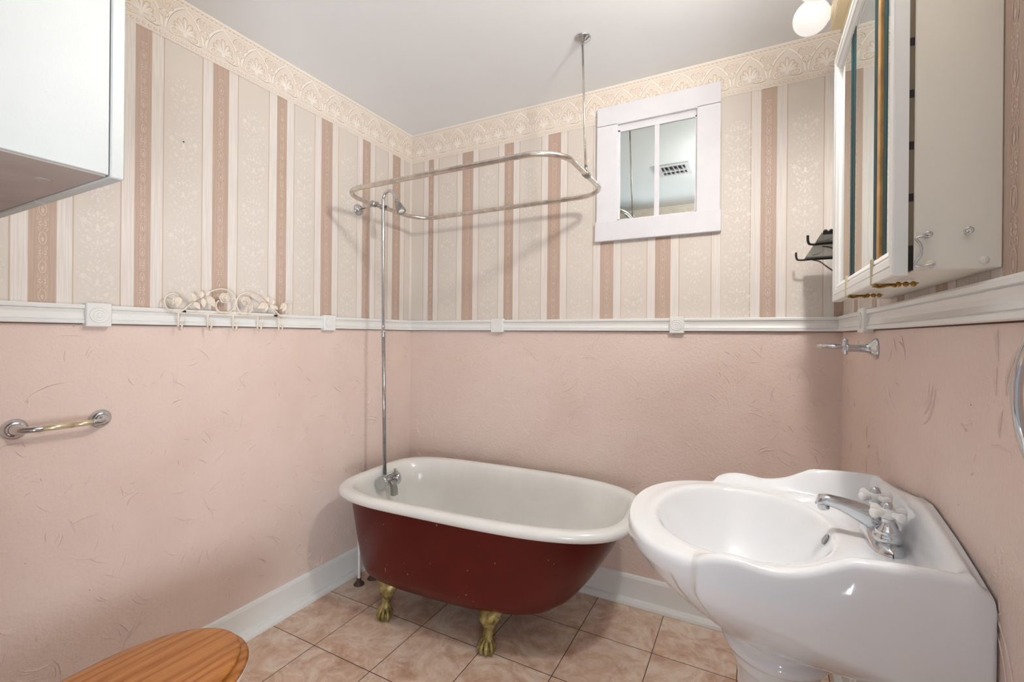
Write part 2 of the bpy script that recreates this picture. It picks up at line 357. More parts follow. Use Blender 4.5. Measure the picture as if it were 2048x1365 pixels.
def border(D, u0, u1, ph=0, detail=1):
    z0 = ZBD; P_ = .135
    D.quad(u0, u1, z0, H, .0020, 6)
    F0 = D.F; D.F = lambda u, z, d: F0(min(max(u, u0+.0005), u1-.0005), z, d)
    D.quad(u0, u1, z0, z0+.0025, .0024, 7); D.quad(u0, u1, z0+.0025, z0+.0035, .0024, 8); D.quad(u0, u1, z0+.024, z0+.0252, .0024, 7)
    D.quad(u0, u1, H-.024, H-.021, .0024, 7); D.quad(u0, u1, H-.0255, H-.024, .0024, 8); D.quad(u0, u1, H-.004, H, .0024, 7)
    if not detail: return
    c_ = u0+ph-P_
    while c_ < u1+P_:
        class C:  # clip by centre
            pass
        def ok(a): return u0-.066 < a < u1+.066
        for q in range(8):
            a = c_-P_/2+(q+.5)*P_/8
            if ok(a):
                D.disc(a, z0+.0135, .0052, .0023, 8, 8); D.disc(a+.0006, z0+.0139, .0034, .0026, 7, 8, .0006)
                D.leaf(a-.006, H-.0125, 0, .010, .006, .0023, 8); D.leaf(a-.0035, H-.0105, .5, .008, .004, .0026, 7)
        if ok(c_):
            # pointed arch: dark line with light roll beside it
            for sx in (1, -1):
                A_ = catmull([(c_+sx*.064, z0+.040), (c_+sx*.056, z0+.078), (c_+sx*.040, z0+.108), (c_+sx*.020, z0+.130), (c_+sx*.001, z0+.1455)], 5)
                D.rib(A_, .0085, .0023, 7); D.rib([(x-sx*.0052, z_-.0010) for x, z_ in A_], .0016, .0026, 9 if sx < 0 else 8, True)
                D.rib([(x+sx*.0052, z_+.0010) for x, z_ in A_], .0012, .0026, 8)
                D.rib([(c_+sx*a, z0+b) for a, b in spiral(.034, .046, .017, .004, -2.4, 3.6, 16)], .0055, .0024, 7)
                D.rib([(c_+sx*a, z0+b) for a, b in spiral(.034, .046, .0135, .003, -2.4, 3.2, 16)], .0022, .0027, 8)
                D.rib(catmull([(c_+sx*.006, z0+.036), (c_+sx*.022, z0+.030), (c_+sx*.046, z0+.029), (c_+sx*.060, z0+.036)], 4), .0022, .0026, 9 if sx > 0 else 8, True)
            for q, an in enumerate((-1.25, -.86, -.45, 0, .45, .86, 1.25)):
                L = .058-.006*abs(q-3)-(0 if q != 3 else -.004); an2 = PI/2+an
                D.lobe(c_, z0+.047, an2, L, .0170, .0022, 8, .0003); D.lobe(c_, z0+.047, an2, L*.93, .0125, .0025, 6, .0006); D.leaf(c_+.0006, z0+.050, an2, L*.74, .0065, .0034, 7, .0008)
            D.disc(c_, z0+.045, .0075, .0030, 7, 10, .001)
        b_ = c_+P_/2
        if ok(b_):
            for q, an in enumerate((-1.1, -.55, 0, .55, 1.1)):
                D.lobe(b_, z0+.100, PI/2+an, .034, .0110, .0022, 8, .0003); D.lobe(b_, z0+.100, PI/2+an, .031, .0075, .0025, 6, .0006)
            for sx in (1, -1):
                D.rib([(b_+sx*a, z0+b) for a, b in ((.005, .096), (.016, .088), (.012, .078), (.002, .070))], .003, .0026, 8)
                D.rib(catmull([(b_+sx*.030, z0+.112), (b_+sx*.026, z0+.128), (b_+sx*.012, z0+.140)], 4), .0016, .0026, 9 if sx < 0 else 8, True)
            D.disc(b_, z0+.094, .004, .0030, 7, 8, .0006)
        c_ += P_
def plaster(F, u0, u1, z0, z1, n, seed, mb, mi):
    rnd = random.Random(seed)
    mb.add([F(u0, z0, .001), F(u1, z0, .001), F(u1, z1, .001), F(u0, z1, .001)], [(0, 1, 2, 3)], mi)
    for c_ in range(n):
        cu, cz = rnd.uniform(u0+.05, u1-.05), rnd.uniform(z0+.04, z1-.04); r0 = rnd.uniform(.025, .11); a0 = rnd.uniform(0, 2*PI); sp_ = rnd.uniform(.3, 1.3)
        for q in range(rnd.choice((1, 1, 2, 3))):
            r = r0+q*rnd.uniform(.006, .02); a = a0+rnd.uniform(-.3, .3); L = sp_*rnd.uniform(.5, 1); w_ = rnd.uniform(.0016, .0036); h_ = rnd.uniform(.0012, .0030); m = 12; vs = []; Fc = []
            skew = rnd.uniform(-.35, .35)
            for i in range(m+1):
                tt = i/m; an = a+L*tt; rr = r*(1+skew*tt)+rnd.uniform(-.0006, .0006); k = math.sin(PI*min(.97, tt*.9+.06))
                for dr, hh in ((-w_*.9*k, 0), (0, h_*k), (w_*.55*k, 0)):
                    u = cu+(rr+dr)*math.cos(an); z = cz+(rr+dr)*math.sin(an); u = min(max(u, u0), u1); z = min(max(z, z0), z1)
                    vs.append(F(u, z, .0012+hh))
                if i: b = 3*i-3; Fc += [(b, b+3, b+4, b+1), (b+1, b+4, b+5, b+2)]
            mb.add(vs, Fc, mi, False)
    for q in range(int(n*.22)):   # nail pocks
        u, z = rnd.uniform(u0, u1), rnd.uniform(z0, z1); D = Deco(F, mb); D.disc(u, z, rnd.uniform(.0006, .0014), .0015, mi+1, 6)
PM = ['wide', 'cream', 'rose', 'tan', 'silk', 'silk2']
BM = ['wide']*6+['b0', 'b1', 'b2', 'b3']
def centers(darks, u0, u1):
    e = sorted(darks); out = []
    for (a, b), (c_, d_) in zip(e[:-1], e[1:]): out.append(((b+c_)/2, c_-b-.079))
    return out
def wall(side, u0, u1, darks, nridge, seed, detail=1, ph=0, extra=None, boxes=None):
    F = FR[side]; mb = MB()
    for a, b in boxes: mb.box(a, b, 0)
    w = struct(mb.build('wall_'+side, ['ceil'], origin=F((u0+u1)/2, 0, 0)))
    for ob in (w,): pass
    m1 = MB(); D = Deco(F, m1)
    z0, z1 = (ZB+ZT)/2, ZBD+.01
    if extra is None: stripes(D, u0, u1, z0, z1, darks, centers(darks, u0, u1), detail)
    else:
        for a in extra: stripes(D, *a)
    if side == 'left':
        D.quad(-.021, 0, z0, z1, .0016, 4); D.quad(-.0215, -.021, z0, z1, .0016, 3)
        for u, z, r in ((-1.256, 1.943, .003), (-1.255, 1.80, .0012)): D.disc(u, z, r, .0018, 6, 10)
    m1.build('wallpaper', PM+['hole'], w)
    m2 = MB(); border(Deco(F, m2), u0, u1, ph, detail); m2.build('wallpaper_border', BM, w)
    if nridge is not None:
        m3 = MB()
        if side == 'rear': plaster(F, u0, 1.16, 0, ZB+.01, nridge, seed, m3, 0)
        else: plaster(F, u0, u1, 0, ZB+.01, nridge, seed, m3, 0)
        m3.build('plaster', ['pink', 'hole'], w)
    return w
T_ = .12
dl = [(-1.655, -1.596), (-1.402, -1.357), (-1.154, -1.096), (-.888, -.842), (-.657, -.593), (-.395, -.341), (-.167, -.104)]
dl = [(-2.17, -2.11), (-1.913, -1.853)]+dl
wall('left', YR, 0, dl, 300, 3, 1, .05, None, [((-T_, YR-T_, 0), (0, T_, H))])
db = [(-.12, -.06), (.130, .165), (.370, .441), (.643, .697), (.899, .967), (1.178, 1.242), (1.438, 1.504), (1.712, 1.712)]
wall('back', 0, W, None, 340, 5, 1, .062, [
    (0, 1.712, (ZB+ZT)/2, ZBD+.01, db[1:8], centers(db[:8], 0, 1.72), 1),
    (1.712, W, (ZB+ZT)/2, ZBD+.01, [(1.862, 1.918), (2.118, 2.18)], [(1.775, .14), (2.018, .12)], 1)], [((0, 0, 0), (W, T_, H))])
dr = [(-2.13+.262*k, -2.07+.262*k) for k in range(9)]
wall('right', YR, 0, dr, 170, 7, 1, .03, None, [((W, YR-T_, 0), (W+T_, T_, H))])
dq = [(.12+.262*k, .18+.262*k) for k in range(8)]
wall('rear', 0, W, None, 40, 9, 1, .05, [(0, 1.16, (ZB+ZT)/2, ZBD+.01, dq[:4], centers(dq[:5], 0, 1.2), 0), (1.16, W, 2.10, ZBD+.01, dq[4:], [], 0)],
     [((0, YR-T_, 0), (1.25, YR, H)), ((1.25, YR-T_, 2.05), (2.10, YR, H)), ((2.10, YR-T_, 0), (W, YR, H))])
# door casing in the rear wall
mb = MB(); mb.box((1.16, YR, 0), (1.25, YR+.02, 2.10), bev=.003); mb.box((1.16, YR, 2.05), (2.12, YR+.02, 2.14), bev=.003); mb.box((1.235, YR-T_, 0), (1.25, YR, 2.05)); mb.box((2.08, YR-T_, 0), (2.10, YR+.02, 2.05))
struct(mb.build('trim_1', 'trim'))
mb = MB(); mb.box((-T_, YR-T_, -.1), (W+T_, T_, 0)); struct(mb.build('floor', 'tile', origin=(0, 0, 0)))
mb = MB(); mb.box((-T_, YR-T_, H), (W+T_, T_, H+.1)); struct(mb.build('ceiling', 'ceil', origin=(0, 0, H)))

# ---------------------------------------------------------------- chair rail, blocks, baseboards
RAIL = [(.0, ZB), (.017, ZB), (.019, ZB+.002), (.019, ZB+.010), (.0155, ZB+.0115), (.0155, ZB+.0125), (.018, ZB+.014), (.0135, ZB+.024), (.013, ZB+.033), (.0165, ZB+.0425), (.0145, ZB+.0435), (.0145, ZB+.0445), (.020, ZB+.046), (.021, ZB+.054), (.019, ZT), (.0, ZT)]
def profile(side, u0, u1, prof, mi=0, mb=None):
    mb = mb or MB(); F = FR[side]
    return mb.loft([[F(u0, z, d) for d, z in prof], [F(u1, z, d) for d, z in prof]], True, True, True, mi, False)
def block(side, u, hw, parent):
    F = FR[side]; mb = MB(); zc = (ZB+ZT)/2-.0015; hh = .037; d = .028
    a = F(u-hw, zc-hh, .0); b = F(u+hw, zc+hh, d); mb.box(a, b, 0, .0025)
    ax = Vector(F(u, zc, 1))-Vector(F(u, zc, 0))
    pr = [(.0245, .0), (.0245, .0018), (.0225, .0018), (.0215, .0004), (.0175, .0004), (.0165, .0022), (.0145, .0022), (.0135, .0004), (.0095, .0004), (.0080, .0022), (.0065, .0020), (.0055, .0004), (.003, .0016), (0, .0018)]
    mb.lathe(pr, F(u, zc, d), ax, 32); mb.build('corner_block', 'trim', parent)
segs = {'left': (YR, 0), 'back': (0, W), 'right': (YR, 0)}
for i, (sd, bl) in enumerate((('left', [(-1.503, .032), (-.620, .034)]), ('back', [(.616, .036), (1.537, .031)]), ('right', [(-.495, .040)]))):
    r = struct(profile(sd, *segs[sd], RAIL).build('trim_%d' % (i+2), 'trim'))
    profile(sd, *segs[sd], [(.0, ZB-.0026), (.0035, ZB-.0026), (.0035, ZB+.0005), (.0, ZB+.0005)]).build('lower_shade', 'rail_shade', r)  # solid strip under the rail, crevice shade painted in dark brown
    for u, hw in bl: block(sd, u, hw, r)
r = struct(profile('rear', 0, 1.16, RAIL).build('trim_5', 'trim'))
BASE = [(0, 0), (.016, 0), (.016, ZBB-.014), (.012, ZBB-.004), (.006, ZBB), (0, ZBB)]
SHOE = [(.016, 0), (.038, 0), (.040, .004), (.038, .016), (.030, .026), (.016, .029)]
for sd, (a, b) in list(segs.items())+[('rear', (0, 1.16))]:
    mb = profile(sd, a, b, BASE); base = struct(mb.build('baseboard_'+sd, 'trim'))
    profile(sd, a, b, SHOE).build('shoe_moulding', 'trim', base)

# ---------------------------------------------------------------- mirrored window
w1 = bpy.data.objects.new('window_1', None); COL.objects.link(w1); w1.location = (1.435, 0, 1.705); struct(w1)
D0 = .022
mb = MB(); mb.box((1.162, 0, 1.797), (1.262, -D0, 2.262), bev=.002); mb.box((1.613, 0, 1.797), (1.709, -D0, 2.262), bev=.002)
mb.box((1.162, 0, 2.256), (1.709, -D0, 2.350), bev=.002); mb.build('casing', 'window', w1)
mb = MB(); mb.box((1.157, 0, 1.705), (1.713, -.027, 1.799), bev=.002); mb.build('bottom_board', 'window', w1)
mb = MB(); mb.box((1.262, 0, 2.222), (1.613, -.010, 2.245), bev=.001); mb.box((1.262, 0, 1.797), (1.272, -.010, 2.23)); mb.box((1.262, 0, 1.797), (1.613, -.010, 1.806)); mb.box((1.606, 0, 1.797), (1.613, -.010, 2.23))
mb.box((1.262, 0, 2.244), (1.613, -.004, 2.258)); mb.build('sash', 'window', w1)
mb = MB(); mb.box((1.431, 0, 1.80), (1.452, -.009, 2.23), bev=.001); mb.build('mullion', 'window', w1)
for a, b in ((1.270, 1.433), (1.450, 1.608)):
    mb = MB(); mb.add([(a, -.0045, 1.80), (b, -.0045, 1.80), (b, -.0045, 2.225), (a, -.0045, 2.225), (a, -.001, 1.80), (b, -.001, 1.80), (b, -.001, 2.225), (a, -.001, 2.225)], [(0, 1, 2, 3), (4, 7, 6, 5), (0, 4, 5, 1), (1, 5, 6, 2), (2, 6, 7, 3), (3, 7, 4, 0)]); mb.build('pane', 'mirror', w1)

# ---------------------------------------------------------------- ceiling vent
v = thing('ceiling_vent', 'white square vent grille with open dark louvres set flat in the ceiling', 'vent', (1.33, -1.28, H-.012))
mb = MB()
for a, b in (((1.215, -1.40), (1.445, -1.365)), ((1.215, -1.195), (1.445, -1.16)), ((1.215, -1.365), (1.25, -1.195)), ((1.41, -1.365), (1.445, -1.195))): mb.box((a[0], a[1], H-.010), (b[0], b[1], H), bev=.002)
mb.build('frame', 'window', v)
mb = MB(); mb.box((1.25, -1.365, H-.002), (1.41, -1.195, H-.0005)); mb.build('duct_opening', 'hole', v)
for k in range(5):
    mb = MB(); x = 1.262+k*.030; mb.add([(x, -1.362, H-.002), (x, -1.198, H-.002), (x+.014, -1.198, H-.016), (x+.014, -1.362, H-.016), (x+.002, -1.362, H-.001), (x+.002, -1.198, H-.001), (x+.016, -1.198, H-.015), (x+.016, -1.362, H-.015)], [(0, 1, 2, 3), (4, 7, 6, 5), (0, 3, 7, 4), (1, 5, 6, 2), (3, 2, 6, 7), (0, 4, 5, 1)]); mb.build('louvre', 'window', v)
mb = MB(); mb.box((1.25, -1.288, H-.017), (1.41, -1.272, H-.001)); mb.build('centre_bar', 'window', v)

# ---------------------------------------------------------------- bathtub
TB = dict(x0=.146, x1=1.465, yc=-.431, hw=.352, nl=3.95, nr=3.29, ratio=.408, rot=.057)
N = 144
def tubring(x0, x1, hw, nl, nr, z, ratio=.408, inset=0):
    out = []; xm = x0+(x1-x0)*ratio; xc = (TB['x0']+TB['x1'])/2; c_, s_ = math.cos(TB['rot']), math.sin(TB['rot'])
    for i in range(N):
        a = 2*PI*i/N; c, s = math.cos(a), math.sin(a); n = nl if c < 0 else nr; A = (xm-x0) if c < 0 else (x1-xm)
        n2 = lerp(nl, nr, .5+.5*c)
        X = xm+(A-inset)*math.copysign(abs(c)**(2/n), c); Y = (hw-inset)*math.copysign(abs(s)**(2/n2), s); dx = X-xc
        out.append((xc+c_*dx-s_*Y, TB['yc']+s_*dx+c_*Y, z))
    return out
ZR = .58
tub = thing('clawfoot_bathtub', 'white enamel clawfoot bathtub with a dark red painted outside and gold feet', 'bathtub', (.8, -.43, 0))
def bodyring(s, z):    # s 0 bottom .. 1 rim; outside of the tub
    q = math.sin(PI/2*s)
    x0 = lerp(.214, .186, s**.8); x1 = lerp(1.16, 1.425, s**.75); hw = lerp(.225, .312, s**.6)
    return tubring(x0, x1, hw, lerp(3.2, 3.7, s), lerp(2.4, 3.0, s), z, .42)
mb = MB(); rings = []
zb = .150
for k, ins in ((0, .25), (1, .16), (2, .09), (3, .045), (4, .018)):
    rings.append(tubring(.214, 1.16, .225, 3.2, 2.4, zb+(-.012, -.010, -.007, -.002, .006)[k], .42, ins))
for k in range(0, 15):
    s = k/14; rings.append(bodyring(s, lerp(zb+.022, ZR-.038, s)))
mb.loft(rings, True, True, False); mb.build('outer_shell', 'red', tub)
mb = MB(); rings = []
r_ = .021
def rimring(off, z): return tubring(TB['x0']+off, TB['x1']-off, TB['hw']-off, TB['nl'], TB['nr'], z)
rings.append(tubring(.189, 1.422, .309, 3.6, 3.0, ZR-.045, .42))
rings.append(rimring(.034, ZR-.040))
for k in range(11):
    a = -PI/2-.35+(PI+.5)*k/10 ; rings.append(rimring(r_-r_*math.cos(a-0)*1.0 if True else 0, ZR-r_+r_*math.sin(a)))
rings.append(rimring(.040, ZR-.0015)); rings.append(rimring(.050, ZR-.006)); rings.append(rimring(.058, ZR-.018)); 
for k in range(1, 13):
    s = 1-k/13; z = lerp(zb+.06, ZR-.02, s)
    x0 = lerp(.270, .208, s**.6); x1 = lerp(1.14, 1.405, s**.8); hw = lerp(.195, .290, s**.6)
    rings.append(tubring(x0, x1, hw, lerp(2.5, 3.7, s), lerp(2.2, 3.2, s), z, .42))
for ins, dz in ((.02, -.018), (.05, -.030), (.10, -.036), (.19, -.038)): rings.append(tubring(.270, 1.14, .195, 2.5, 2.2, zb+.06+dz, .42, ins))
mb.loft(rings, True, False, True); mb.build('basin', 'enamel', tub)
def clawfoot(px, py, sgn, dirx):
    mb = MB(); o = Vector((px, py, 0))
    # ball, ankle and knee
    mb.lathe([(0, .0), (.016, .001), (.026, .007), (.031, .017), (.031, .028), (.026, .037), (.018, .043), (0, .046)], (px, py, 0), n=20)
    cen = [(0, .0, .030, .019), (0, -.004, .046, .024), (0, -.004, .060, .021), (0, .001, .076, .019), (0, .004, .092, .0205), (0, .005, .104, .026), (0, .005, .112, .033), (0, .006, .117, .030), (0, .007, .123, .038), (0, .010, .132, .042), (0, .018, .148, .048), (0, .032, .166, .050), (0, .055, .185, .040)]
    rings = []
    for dx, dy, z, r in cen:
        rings.append([(px+r*math.cos(2*PI*i/20)*(1.05), py+sgn*dy+r*.9*math.sin(2*PI*i/20), z) for i in range(20)])
    mb.loft(rings, True, True, True)
    for k in (-1, -.34, .34, 1):   # toes gripping the ball
        a = -PI/2*sgn+k*.95; cx_, sx_ = math.cos(a), math.sin(a)
        pts = [(px+cx_*r, py+sx_*r, z) for r, z in ((.010, .066), (.019, .054), (.030, .042), (.036, .028), (.034, .014), (.027, .004))]
        mb.tube(catmull(pts, 3), [.0075]*4+[.009]*4+[.0085]*4+[.005]*4, 8)
    mb.build('claw_foot', 'claw', tub)
for px, py, sg in ((.421, -.642, 1), (.923, -.612, 1), (.395, -.215, -1), (.905, -.19, -1)): clawfoot(px, py, sg, 0)

# tub faucet (fixed to the end wall of the tub, with the riser above)
FX, FY, FZ = .226, -.441, .524
fa = thing('tub_faucet', 'chrome tub faucet with round bell handles inside the end of the bathtub', 'faucet', (FX-.02, FY, .42))
mb = MB(); mb.tube([(FX+.012, FY-.034, FZ), (FX+.012, FY+.034, FZ)], .013, 16); mb.tube([(FX-.03, FY, FZ), (FX+.014, FY, FZ)], .011, 12)
mb.lathe([(.013, -.012), (.016, 0), (.013, .010), (.009, .014)], (FX-.008, FY, FZ+.012), n=16); mb.build('body', 'chrome', fa)
bell = [(0, 0), (.009, 0), (.015, .003), (.026, .010), (.0335, .021), (.0345, .032), (.031, .037), (.025, .035), (0, .032)]
for sg in (-1, 1):
    mb = MB(); mb.lathe(bell, (FX+.012, FY+sg*.026, FZ), (0.25, sg, .0), 24); mb.build('bell_handle', 'chrome', fa)
mb = MB(); rings = []
for x, z, a, b in ((.012, .0, .014, .014), (.030, .002, .013, .013), (.046, -.012, .014, .012), (.052, -.034, .015, .012), (.054, -.066, .016, .013)):
    rings.append([(FX+x+b*cx_, FY+a*sy_, FZ+z) for cx_, sy_ in ((-1, -.8), (-.8, -1), (.8, -1), (1, -.8), (1, .8), (.8, 1), (-.8, 1), (-1, .8))])
mb.loft(rings, True, True, True, 0, False); mb.build('spout', 'dullchrome', fa)
mb = MB(); mb.tube(catmull([(FX+.005, FY-.02, FZ+.016), (FX+.015, FY, FZ+.030), (FX+.03, FY+.025, FZ+.030), (FX+.04, FY+.04, FZ+.02)], 4), .0055, 8); mb.lathe([(.003, 0), (.003, .018), (.008, .020), (.008, .023), (0, .025)], (FX+.034, FY+.026, FZ+.030), n=12); mb.build('diverter_lever', 'dullchrome', fa)

# shower riser
rs = thing('shower_riser', 'thin chrome shower riser pipe rising from the tub faucet to a hooked head', 'shower pipe', (.21, FY, FZ+.02))
mb = MB(); mb.tube([(.217, FY, FZ+.012), (.194, FY+.005, 1.245)], .0088, 14); mb.build('lower_pipe', 'dullchrome', rs)
mb = MB(); mb.lathe([(.009, 0), (.012, .003), (.012, .014), (.010, .018), (.0125, .022), (.0125, .034), (.009, .038)], (.194, FY+.005, 1.232), n=20); mb.build('coupling', 'chrome', rs)
top = catmull([(.1935, FY+.005, 1.26), (.181, FY+.011, 1.70), (.1765, FY+.013, 1.90), (.179, FY+.013, 1.935), (.193, FY+.013, 1.962), (.218, FY+.013, 1.970), (.243, FY+.011, 1.958), (.262, FY+.010, 1.930), (.272, FY+.009, 1.910)], 8)
mb = MB(); mb.tube(top, .0085, 14); mb.build('upper_pipe', 'chrome', rs)
hd = Vector((.38, -.04, -.62)).normalized()
mb = MB(); mb.lathe([(.009, -.004), (.0105, .0), (.0105, .008), (.008, .010), (.012, .016), (.0155, .020), (.0185, .034), (.0205, .052), (.0225, .066), (.0225, .069), (.019, .070), (.017, .066), (0, .066)], (.270, FY+.009, 1.912), hd, 24)
mb.build('shower_head', 'dullchrome', rs)
mb = MB(); mb.lathe([(0, 0), (.0165, 0), (.0165, .002), (0, .003)], Vector((.270, FY+.009, 1.912))+hd*.0665, hd, 20); mb.build('spray_face', 'handle_porc', rs)

# ---------------------------------------------------------------- curtain ring
cr = thing('shower_curtain_ring', 'dull steel rounded rectangular curtain rod hung level above the bathtub', 'curtain rod', (.70, -.405, 1.9))
x0, x1, y0, y1, r = .158, 1.240, -.690, -.122, .135
pts = []
for cx_, cy_, a0 in ((x1-r, y1-r, 0), (x0+r, y1-r, PI/2), (x0+r, y0+r, PI), (x1-r, y0+r, 3*PI/2)):
    for k in range(13): pts.append((cx_+r*math.cos(a0+PI/2*k/12), cy_+r*math.sin(a0+PI/2*k/12), 1.9))
mb = MB(); mb.tube(pts, .0108, 16, close=True, caps=False); mb.build('rod_loop', 'steel', cr)
mb = MB(); mb.tube([(1.219, -.405, H-.006), (1.238, -.409, 1.905)], .0042, 10); mb.build('ceiling_rod', 'steel', cr)
mb = MB(); mb.lathe([(.034, 0), (.034, -.003), (.030, -.006), (.018, -.013), (.008, -.018), (.006, -.030), (0, -.032)], (1.219, -.405, H), n=28); mb.build('ceiling_flange', 'chrome', cr)
mb = MB(); mb.tube([(1.240, -.424, 1.9), (1.240, -.392, 1.9)], .0145, 16); mb.tube([(1.240, -.409, 1.905), (1.239, -.409, 1.935)], .0065, 10); mb.build('ceiling_clamp', 'dullchrome', cr)
mb = MB(); mb.tube([(.004, -.425, 1.902), (.158, -.452, 1.9)], .0042, 10); mb.build('wall_rod', 'chrome', cr)
mb = MB(); mb.lathe([(.030, 0), (.030, .003), (.026, .007), (.014, .011), (.009, .018), (.006, .030), (0, .030)], (.001, -.425, 1.902), (1, 0, 0), 28)
for k in range(6):
    a = k*PI/3; mb.tube([(.006, -.425+.010*math.cos(a), 1.902+.010*math.sin(a)), (.010, -.425+.026*math.cos(a), 1.902+.026*math.sin(a))], .003, 6)
mb.build('wall_flange', 'chrome', cr)
for yy in (-.475, -.405):
    mb = MB(); mb.tube([(.158, yy-.012, 1.9), (.158, yy+.012, 1.9)], .0145, 16); mb.box((.158, yy-.006, 1.893), (.19, yy+.006, 1.907), bev=.002); mb.build('riser_clamp', 'dullchrome', cr)

# supply and drain pipes behind the tub
for nm, lb, x, y, ztop, x2, sz in (('supply_pipe', 'thin white supply pipe with a dark floor flange outside the corner of the bathtub', .108, -.500, .50, .100, 1), ('drain_pipe', 'dark floor flange and drain pipe half hidden under the faucet end of the bathtub', .128, -.425, .30, .128, 1.1)):
    t_ = thing(nm, lb, 'pipe', (x, y, 0))
    mb = MB(); mb.tube(catmull([(x, y, .0), (x, y, .12), ((x+x2)/2, y, ztop*.6), (x2, y, ztop)], 4), .0065 if nm[0] == 's' else .014, 10); mb.build('pipe', 'trim' if nm[0] == 's' else 'dullchrome', t_)
    mb = MB(); mb.lathe([(.026*sz, 0), (.026*sz, .003), (.020*sz, .010), (.012*sz, .016), (.010*sz, .030), (.0068 if nm[0] == 's' else .0142, .032)], (x, y, 0), n=24); mb.build('floor_flange', 'brown', t_)

# ---------------------------------------------------------------- pedestal sink
SY = -.996; HB = .290; XF = 1.575; XG = 1.742
GT = catmull([(1.70, .842), (1.735, .842), (1.745, .846), (1.757, .853), (1.78, .862), (1.815, .865), (1.868, .860), (1.918, .871), (1.955, .890), (1.985, .902), (2.07, .907), (2.11, .906), (2.144, .905)], 8)
def gtop(x): return float(np.interp(x, [p[0] for p in GT], [p[1] for p in GT]))
def halfw(x, far=0):
    xe = 1.80; q = max(0., 1-(abs((xe-x)/(xe-XF)))**2.4) if x < xe else 1
    b = (.258 if far else .285)*q**(1/2.4)
    if x < XG-.006: return b
    s = min(1, (x-(XG-.006))/.018); s = s*s*(3-2*s); return lerp(b, HB, s)
def sst(a, b, x):
    t_ = min(1, max(0, (x-a)/(b-a))); return t_*t_*(3-2*t_)
def stop(x, v):       # top surface height at x, v = signed offset from the centre line
    w_ = halfw(x, v > 0); d = w_-abs(v); base = .842
    # bowl
    rho = ((abs(x-1.813)/.176)**2.2+(abs(v+.013)/.212)**2.2)**.5
    h = base
    h -= .004*sst(.0, .03, d)*(1-sst(1.98, 2.0, x))*(0 if rho < 1 else 1)*0
    bowl = max(0, 1-rho**2.7); h -= .158*bowl**1.22
    lip = math.exp(-((rho-1.10)/.07)**2); h += .0015*lip
    # side guards
    if x > XG-.01:
        g = gtop(x); k = sst(.058, .018, d) if False else 1-sst(.018, .056, d); h = max(h, lerp(h, g, k))
    # rear ledge
    if x > 1.98:
        crest = .905+.033*math.exp(-((v+.03)/.17)**2); k = sst(2.098, 2.120, x); crest = min(crest, .940)
        wallz = float(np.interp(v, [-.295, -.23, -.15, -.07, -.03, .03, .09, .23, .295], [.878, .897, .916, .930, .936, .930, .917, .897, .878]))
        top_ = lerp(crest, wallz, sst(2.118, 2.144, x)); h = max(h, lerp(h, top_, k))
        if x > 2.115: h = min(h, lerp(h, wallz, sst(2.115, 2.144, x)))
    r = lerp(.020, .013, sst(XG-.03, XG+.02, x))
    if d < r: h -= r*.9*(1-math.sqrt(max(0, 1-(1-d/r)**2)))
    return h
sk = thing('pedestal_sink', 'large white porcelain pedestal sink with raised curvy side guards against the right wall', 'sink', (1.89, SY, 0))
xs = sorted(set([round(XF+(XG-XF)*(1-math.cos(PI/2*i/34)), 5) for i in range(35)]+[round(v_, 5) for v_ in np.linspace(XG-.008, XG+.014, 10)]+[round(v_, 5) for v_ in np.linspace(XG+.016, W-.0045, 70)]))
xs[0] = XF+1e-5
NV = 120; ts = [math.sin(PI/2*(2*j/NV-1)) * .35+(2*j/NV-1)*.65 for j in range(NV+1)]
mb = MB(); grid = []
for x in xs:
    wn, wf = max(halfw(x), .0005), max(halfw(x, 1), .0005); grid.append([(x, SY+(wf if t_ > 0 else wn)*t_, stop(x, (wf if t_ > 0 else wn)*t_)) for t_ in ts])
mb.loft(grid, False)
# loop of boundary: near side (v=-w) from wall to front, then far side back to the wall
loop = [g[0] for g in grid[::-1]]+grid[0][1:-1][::8]+[g[-1] for g in grid]
def zbot(x): return float(np.interp(x, [1.583, 1.66, 1.735, 1.80, 1.88, 1.935, 2.048, 2.144], [.800, .796, .793, .779, .765, .752, .735, .725]))
PX, PR = 1.885, .088
skirt = [loop]; L1 = []; L2 = []; L3 = []; LN = []
for x, y, z in loop:
    v_ = y-SY; zz = zbot(x); side = sst(XG-.01, XG+.02, x)
    L1.append((x-.001*0, SY+v_*1.002, lerp(z, zz, .45))); L2.append((x+(.010 if x < 1.7 else 0), SY+v_*(.995 if side > .5 else .965), zz))
    # neck ring target
    ang = math.atan2(v_, x-PX); LN.append((PX+PR*math.cos(ang)*1.05, SY+PR*math.sin(ang)*1.15, .600))
skirt += [L1, L2]
for s in (.12, .3, .5, .7, .86, 1):
    rg = []
    for a, b in zip(L2, LN):
        back = sst(1.98, 2.10, a[0])
        hx = 1-(1-s)**1.0; k_h = s**1.35; kz = 1-(1-s)**1.35 if a[0] < XG else s**.95
        rg.append((lerp(a[0], b[0], k_h), lerp(a[1], b[1], k_h), lerp(a[2], b[2], s**1.05)))
    skirt.append(rg)
mb.loft(skirt, True, False, True); mb.build('basin', 'porcelain', sk)
mb = MB()
prof = [(.112, .640), (.108, .612), (.098, .598), (.104, .590), (.106, .580), (.101, .570), (.088, .562), (.084, .552), (.087, .545), (.083, .536), (.076, .520), (.072, .48), (.070, .40), (.072, .30), (.078, .20), (.088, .12), (.102, .07), (.106, .055), (.118, .045), (.122, .02), (.124, 0)]
rings = [[(PX+r*math.cos(2*PI*i/64)*(1.02), SY+r*1.12*(1+.012*math.cos(10*2*PI*i/64) if z < .53 and z > .13 else 1)*math.sin(2*PI*i/64), z) for i in range(64)] for r, z in prof]
mb.loft(rings, True, True, True); mb.build('pedestal', 'porcelain', sk)
